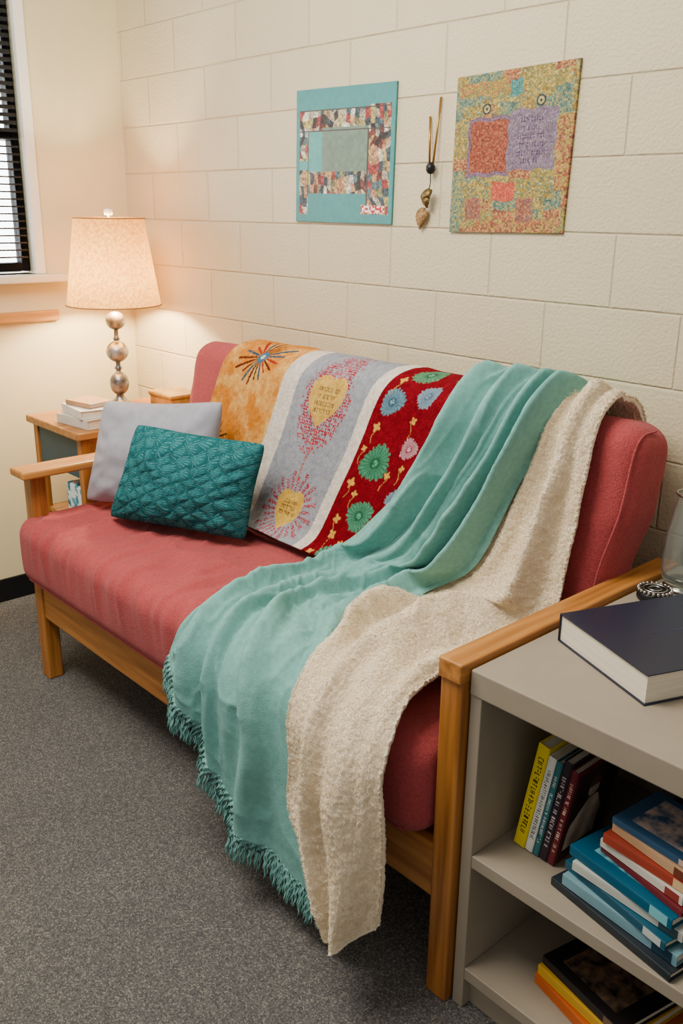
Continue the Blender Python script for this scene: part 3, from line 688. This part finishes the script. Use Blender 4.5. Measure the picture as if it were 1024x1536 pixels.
nt.links.new(bs.outputs[0],mx.inputs[1]); nt.links.new(tr.outputs[0],mx.inputs[2]); nt.links.new(mx.outputs[0],out.inputs[0])
SZ=TZ+.418
o=lathe('lamp_shade',[(.190,SZ),(.188,SZ+.01),(.139,SZ+.335),(.138,SZ+.343)],LX,LY,sm,lamp,n=64)
bm=bmesh.new(); bm.from_mesh(o.data); caps=[q for q in bm.faces if len(q.verts)>4]; bmesh.ops.delete(bm,geom=caps,context='FACES_ONLY'); bm.to_mesh(o.data); bm.free()
rg=lambda r,z:[(LX+r*math.cos(a),LY+r*math.sin(a),z) for a in np.linspace(0,2*math.pi,60)]
Mtrim=mat('shade_trim_cloth',(180,132,78),rough=.8)
tubes('shade_trim',[(rg(.191,SZ+.002),.003)],Mtrim,o); tubes('shade_trim',[(rg(.140,SZ+.341),.003)],Mtrim,o)
tubes('harp',[([(LX,LY,SZ+.03),(LX-.05,LY,SZ+.08),(LX-.05,LY,SZ+.25),(LX,LY,SZ+.335),(LX+.05,LY,SZ+.25),(LX+.05,LY,SZ+.08),(LX+.005,LY,SZ+.03)],.0025)],M_gold,lamp)
tubes('spider_bar',[([(LX-.137,LY,SZ+.335),(LX+.137,LY,SZ+.335)],.002)],M_gold,lamp)
lathe('finial',[(.004,SZ+.335),(.004,SZ+.350),(.016,SZ+.352),(.018,SZ+.364),(.014,SZ+.374),(.002,SZ+.377)],LX,LY,M_white,lamp,n=20)
pl=bpy.data.lights.new('lamp_bulb','POINT'); pl.energy=54; pl.color=(1,.87,.56); pl.shadow_soft_size=.035
po=bpy.data.objects.new('lamp_bulb_light',pl); po.location=(LX,LY,SZ+.11); COL.objects.link(po)
kb_=root('keepsake_box',(.45,-.13,TZ),'small gold toned wood box with lid on the end table','box')
M_lw=mat('gold_lacquer',(200,156,78),col2=(150,108,46),rough=.22,var=.1,vscale=14,metal=.35)
boxes('body',[(.365,.535,-.20,-.07,TZ+.001,TZ+.055)],M_lw,kb_,bev=.004)
boxes('lid',[(.358,.542,-.207,-.063,TZ+.059,TZ+.074)],M_lw,kb_,bev=.005)
boxes('gold_band',[(.363,.537,-.204,-.066,TZ+.055,TZ+.059)],M_gold,kb_,bev=.001)

# ---------------------------------------------------------------- books
M_page=mat('page_block',(226,216,194),rough=.8,var=.08,vscale=3,stretch=(1,1,200),bump=.2,bscale=3)
def cov_col(U,V):
    C=np.zeros(U.shape+(3,)); C[:]=lin((52,36,32))
    n=fbm(U*6,V*9,82); C*= (.5+1.2*n[...,None])
    head=np.hypot((U-.46),(V-.30)*1.4)<.11
    body=(np.abs(U-.46-.05*np.sin(V*6))<(.08+.24*np.clip((V-.38)/.22,0,1)))&(V>.39)&(V<.88)
    m=head|body; sh=(.55+.7*n)*(.85+.25*np.sin(U*18+V*7))
    C[m]=(lin((236,214,196))*np.clip(sh,.15,1.1)[...,None])[m]
    h=(np.hypot((U-.46),(V-.25)*1.4)<.12)&(V<.27); C[h]=lin((104,66,44))
    b=(U<.05)|(U>.95)|(V<.04)|(V>.96); C[b]=lin((96,44,44)); return C
def book(loc,W,H,T,cov,rotz=0,label='',group=None,standing=0,lean=0,glyph=None,name='book',pattern=None,cov2=None,seed=1,picture=False,band=None):
    e=root(name,loc,label,'book',group)
    M=mat('cover',cov,rough=.35,var=.05,vscale=12 if pattern is None else pattern,col2=cov2)
    b=.0025
    if standing:
        def tr(v): return (v[2]-T/2, v[0], v[1]+H/2)
    else:
        def tr(v): return v
    def bx(nm,lst,m,bev):
        V=[];F=[]
        for q in lst:
            v,f=box_vf(*q); n=len(V); V+=[tr(p) for p in v]; F+=[tuple(i+n for i in g) for g in f]
        me=bpy.data.meshes.new(nm); me.from_pydata(V,[],F); me.materials.append(m)
        bm=bmesh.new(); bm.from_mesh(me); bmesh.ops.recalc_face_normals(bm,faces=bm.faces); bm.to_mesh(me); bm.free()
        o=bpy.data.objects.new(nm,me); COL.objects.link(o); o.parent=e
        if bev: md=o.modifiers.new('b','BEVEL'); md.width=bev; md.segments=2; md.limit_method='ANGLE'
        return o
    bx('cover',[(-W/2,W/2,-H/2,H/2,0,b),(-W/2,W/2,-H/2,H/2,T-b,T),(-W/2,-W/2+b,-H/2,H/2,b,T-b)],M,.0012)
    bx('pages',[(-W/2+b,W/2-.005,-H/2+.005,H/2-.005,b,T-b)],M_page,0)
    if band is not None:
        bx('printed_band',[(-W/2-.0004,-W/2+.0002,-H*.46,-H*.30,.001,T-.001)],mat('band_ink',band,rough=.4),0)
        bx('cover_panel',[(-W*.36,W*.38,-H*.34,H*.34,T,T+.0004)],mat('cover_print',band,rough=.35,col2=cov,vscale=45,var=.2),0)
    if picture:
        n_=90; U,V_=np.meshgrid(np.linspace(0,1,n_),np.linspace(0,1,int(n_*1.5)))
        VV=np.stack([np.full_like(U,T/2+.0006),-W/2+.002+U*(W-.004),H-.002-V_*(H-.004)],-1).reshape(-1,3)
        o=add_mesh('cover_picture',VV,grid_faces(n_,int(n_*1.5),flip=True),mat('printed_cover',(255,255,255),rough=.3,attr=True,spec=.5),None,cols=cov_col(U,V_).reshape(-1,3)); o.parent=e
    if glyph:
        gcol,where,size,nrow=glyph
        r=random.Random(seed); rr=[]
        for row in range(nrow):
            ext=.36 if where=='spine' else .18
            pos=-H*ext
            while pos<H*ext:
                if r.random()>.15:
                    wdt=size*.5
                    c0=(row-(nrow-1)/2)*size*1.7
                    for k in range(3):
                        a0=r.random()*wdt; c1=r.choice([0,.5,1])*size-size/2
                        if r.random()<.5: rr.append((pos+a0,pos+a0+size*.14,c0-size/2,c0+size/2))
                        else: rr.append((pos,pos+wdt,c0+c1-size*.07,c0+c1+size*.07))
                pos+=size*.85
        if where=='spine': lst=[(-W/2-.0006,-W/2,a,b_,T/2+c,T/2+d) for a,b_,c,d in rr]
        else: lst=[(c,d,a,b_,T,T+.0004) for a,b_,c,d in rr]
        bx('lettering',lst,mat('ink',gcol,rough=.5),0)['kind']='stuff'
    e.rotation_euler=(0,lean,rotz)
    return e
book((.475,-.535,TZ+.001),.16,.21,.036,(206,198,188),rotz=math.radians(96),label='pale hardback at the bottom of the table pile',group='books on the end table')
book((.47,-.53,TZ+.038),.15,.20,.032,(222,216,210),rotz=math.radians(84),label='white hardback in the pile on the end table',group='books on the end table')
book((.46,-.525,TZ+.071),.11,.15,.018,(186,140,100),rotz=math.radians(100),label='small tan book on top of the table pile',group='books on the end table')

# ---------------------------------------------------------------- bookcase
X0,X1,Y0,Y1=2.706,3.62,-.89,-.045
case=root('bookcase',((X0+X1)/2,(Y0+Y1)/2,0),'taupe laminate open bookcase standing against the futon arm','bookcase')
boxes('top_panel',[(X0,X1,Y0,Y1,.775,.83)],M_case,case,bev=.003)
boxes('side_panel',[(X0,X0+.028,Y0+.003,Y1,0,.775)],M_case,case,bev=.002)
boxes('side_panel',[(X1-.028,X1,Y0+.003,Y1,0,.775)],M_case,case,bev=.002)
boxes('back_panel',[(X0+.028,X1-.028,-.40,-.388,.0,.775)],M_case,case,bev=0)
boxes('shelf',[(X0+.028,X1-.028,Y0+.004,-.40,.375,.405)],M_case,case,bev=.002)
boxes('bottom_shelf',[(X0+.028,X1-.028,Y0+.004,-.40,.08,.11)],M_case,case,bev=.002)
boxes('kick_plate',[(X0+.028,X1-.028,Y0+.03,Y0+.045,0,.08)],M_case,case,bev=0)
book((2.938,-.548,.8305),.285,.345,.062,(28,34,52),rotz=math.radians(-22),label='thick navy hardback lying on top of the bookcase',glyph=((62,72,92),'top',.008,1))
gm=bpy.data.materials.new('clear_glass'); gm.use_nodes=True; g=gm.node_tree.nodes['Principled BSDF']; g.inputs['Transmission Weight'].default_value=.95; g.inputs['Roughness'].default_value=.02; g.inputs['IOR'].default_value=1.45; g.inputs['Base Color'].default_value=(.88,.95,.93,1)
M_sil=mat('silver_metal',(190,186,180),rough=.25,metal=1,var=.1)
jx,jy=2.775,-.195
jroot=root('glass_jar',(jx,jy,.8305),'clear glass jar with a silver base on the bookcase top','jar')
jp=[(.001,.846),(.040,.846),(.050,.852),(.055,.875),(.056,.91),(.051,.975),(.041,1.03),(.037,1.06),(.041,1.066),(.037,1.066),(.0345,1.06),(.0385,1.03),(.0485,.975),(.0535,.91),(.0525,.88),(.046,.858),(.001,.853)]
lathe('glass_body',jp,jx,jy,gm,jroot,n=48)
lathe('metal_base',[(.001,.8305),(.048,.8305),(.050,.835),(.044,.840),(.040,.8455),(.001,.8458)],jx,jy,M_sil,jroot,n=48)
tubes('rim_band',[([(jx+.0405*math.cos(a),jy+.0405*math.sin(a),1.067) for a in np.linspace(0,2*math.pi,40)],.0028)],M_sil,jroot)
tx,ty=2.762,-.305
tin=root('jewelled_tin',(tx,ty,.8305),'small round dark tin with beaded silver rim','tin')
lathe('tin_body',[(.001,.8305),(.036,.8305),(.040,.836),(.040,.850),(.032,.856),(.001,.856)],tx,ty,M_black,tin,n=40)
Vt=[];Ft=[]
for i in range(22):
    a=2*math.pi*i/22; cx,cy_=tx+.037*math.cos(a),ty+.037*math.sin(a)
    pts=[(cx,cy_,.852),(cx,cy_,.855),(cx,cy_,.8585),(cx,cy_,.861)]; v,ff=tube_vf(pts,[.002,.004,.004,.001],6); o_=len(Vt); Vt+=v; Ft+=[tuple(k+o_ for k in q) for q in ff]
rm=add_mesh('beaded_rim',Vt,Ft,M_sil,tin); rm['kind']='stuff'
for rr_,nm in ((.026,'metal_band'),(.014,'metal_band')):
    tubes(nm,[([(tx+rr_*math.cos(a),ty+rr_*math.sin(a),.8575) for a in np.linspace(0,2*math.pi,30)],.002)],M_sil,tin)
ZS=.4055
xx=2.766
ups=[(.028,.265,(222,198,14),'yellow paperback standing upright on the middle shelf',(60,50,20)),
     (.018,.248,(222,220,210),'white paperback standing beside the yellow one',(90,90,90)),
     (.014,.245,(50,110,114),'teal paperback standing upright',(220,220,220)),
     (.020,.255,(44,32,42),'dark plum paperback standing upright',(200,180,180)),
     (.016,.242,(100,28,38),'dark red paperback with a pale figure picture on its cover',(220,190,170))]
for i,(t,h,c,lab,gc) in enumerate(ups):
    book((xx+t/2,-.70,ZS+.003),.175,h,t,c,label=lab,group='upright books on the middle shelf',standing=1,lean=math.radians(9),glyph=(gc,'spine',t*.4,1),seed=i+4,picture=(i==4))
    xx+=t/math.cos(math.radians(9))+.001
for (bx_,h_,c_2,lb) in ((2.995,.235,(70,64,66),'grey book standing behind the stack'),(3.035,.25,(30,34,54),'dark blue book standing behind the stack'),(3.075,.23,(86,34,30),'brown book standing behind the stack'),(3.115,.25,(180,170,150),'cream book standing behind the stack')):
    book((bx_,-.50,ZS+.001),.17,h_,.032,c_2,label=lb,group='upright books on the middle shelf',standing=1)
st=[(3.055,-.755,.29,.21,.018,(36,42,48),80,'dark grey paperback at the bottom of the stack',None),
    (3.060,-.750,.26,.20,.024,(112,150,162),84,'pale blue book in the stack',(30,60,80)),
    (3.055,-.752,.25,.19,.018,(26,78,98),78,'blue green book in the stack',(190,200,196)),
    (3.064,-.750,.24,.185,.020,(188,190,180),86,'pale grey green book in the stack',(60,80,84)),
    (3.055,-.750,.24,.185,.022,(14,84,112),81,'deep turquoise book in the stack',(120,190,200)),
    (3.088,-.745,.20,.155,.014,(110,34,40),76,'dark red paperback in the stack',None),
    (3.080,-.745,.19,.15,.018,(214,206,192),80,'white paperback in the stack',(150,60,50)),
    (3.084,-.745,.19,.15,.020,(166,64,46),85,'orange red paperback in the stack',(226,190,140)),
    (3.092,-.740,.18,.145,.020,(206,166,126),79,'peach paperback in the stack',(120,60,44)),
    (3.088,-.740,.18,.14,.014,(52,88,122),84,'blue paperback with a pale cover picture on top of the stack',(216,188,176))]
zz=ZS
for k_,(xx,yy,H_,W_,t,c,rz,lab,bd_) in enumerate(st):
    book((xx,yy,zz+.0005),W_,H_,t,c,rotz=math.radians(rz),label=lab,group='stacked books on the middle shelf',band=bd_)
    zz+=t+.0012
zz=.1105
for (xx,yy,H_,W_,t,c,rz,lab,bd_) in [(3.000,-.735,.24,.20,.028,(190,88,20),76,'orange book lying on the bottom shelf',(240,200,120)),(2.995,-.73,.23,.19,.024,(206,158,34),80,'yellow book lying on the bottom shelf',(90,50,30)),(2.995,-.73,.22,.18,.020,(30,26,26),78,'dark patterned book on the bottom pile',(118,92,70))]:
    book((xx,yy,zz+.0005),W_,H_,t,c,rotz=math.radians(rz),label=lab,group='books on the bottom shelf',band=bd_); zz+=t+.0012
book((3.28,-.62,.1105),.2,.26,.05,(60,50,48),rotz=math.radians(10),label='dark brown book lying deeper on the bottom shelf',group='books on the bottom shelf')

# ---------------------------------------------------------------- lights
w=bpy.data.worlds.new('world'); SC.world=w; w.use_nodes=True; bg=w.node_tree.nodes['Background']; bg.inputs[0].default_value=(1,.97,.92,1); bg.inputs[1].default_value=.53
def area(loc,target,sx,sy,e,col):
    l=bpy.data.lights.new('area','AREA'); l.shape='RECTANGLE'; l.size=sx; l.size_y=sy; l.energy=e; l.color=col
    o=bpy.data.objects.new('area_light',l); o.location=loc; d=Vector(target)-Vector(loc); o.rotation_euler=d.to_track_quat('-Z','Y').to_euler(); COL.objects.link(o); return o
area((1.7,-1.7,2.95),(1.5,-.7,0),1.6,1.0,108,(1,.95,.84))
area((-1.0,-.9,2.0),(1.0,-.9,2.0),2.6,2.2,300,(.95,.975,1))
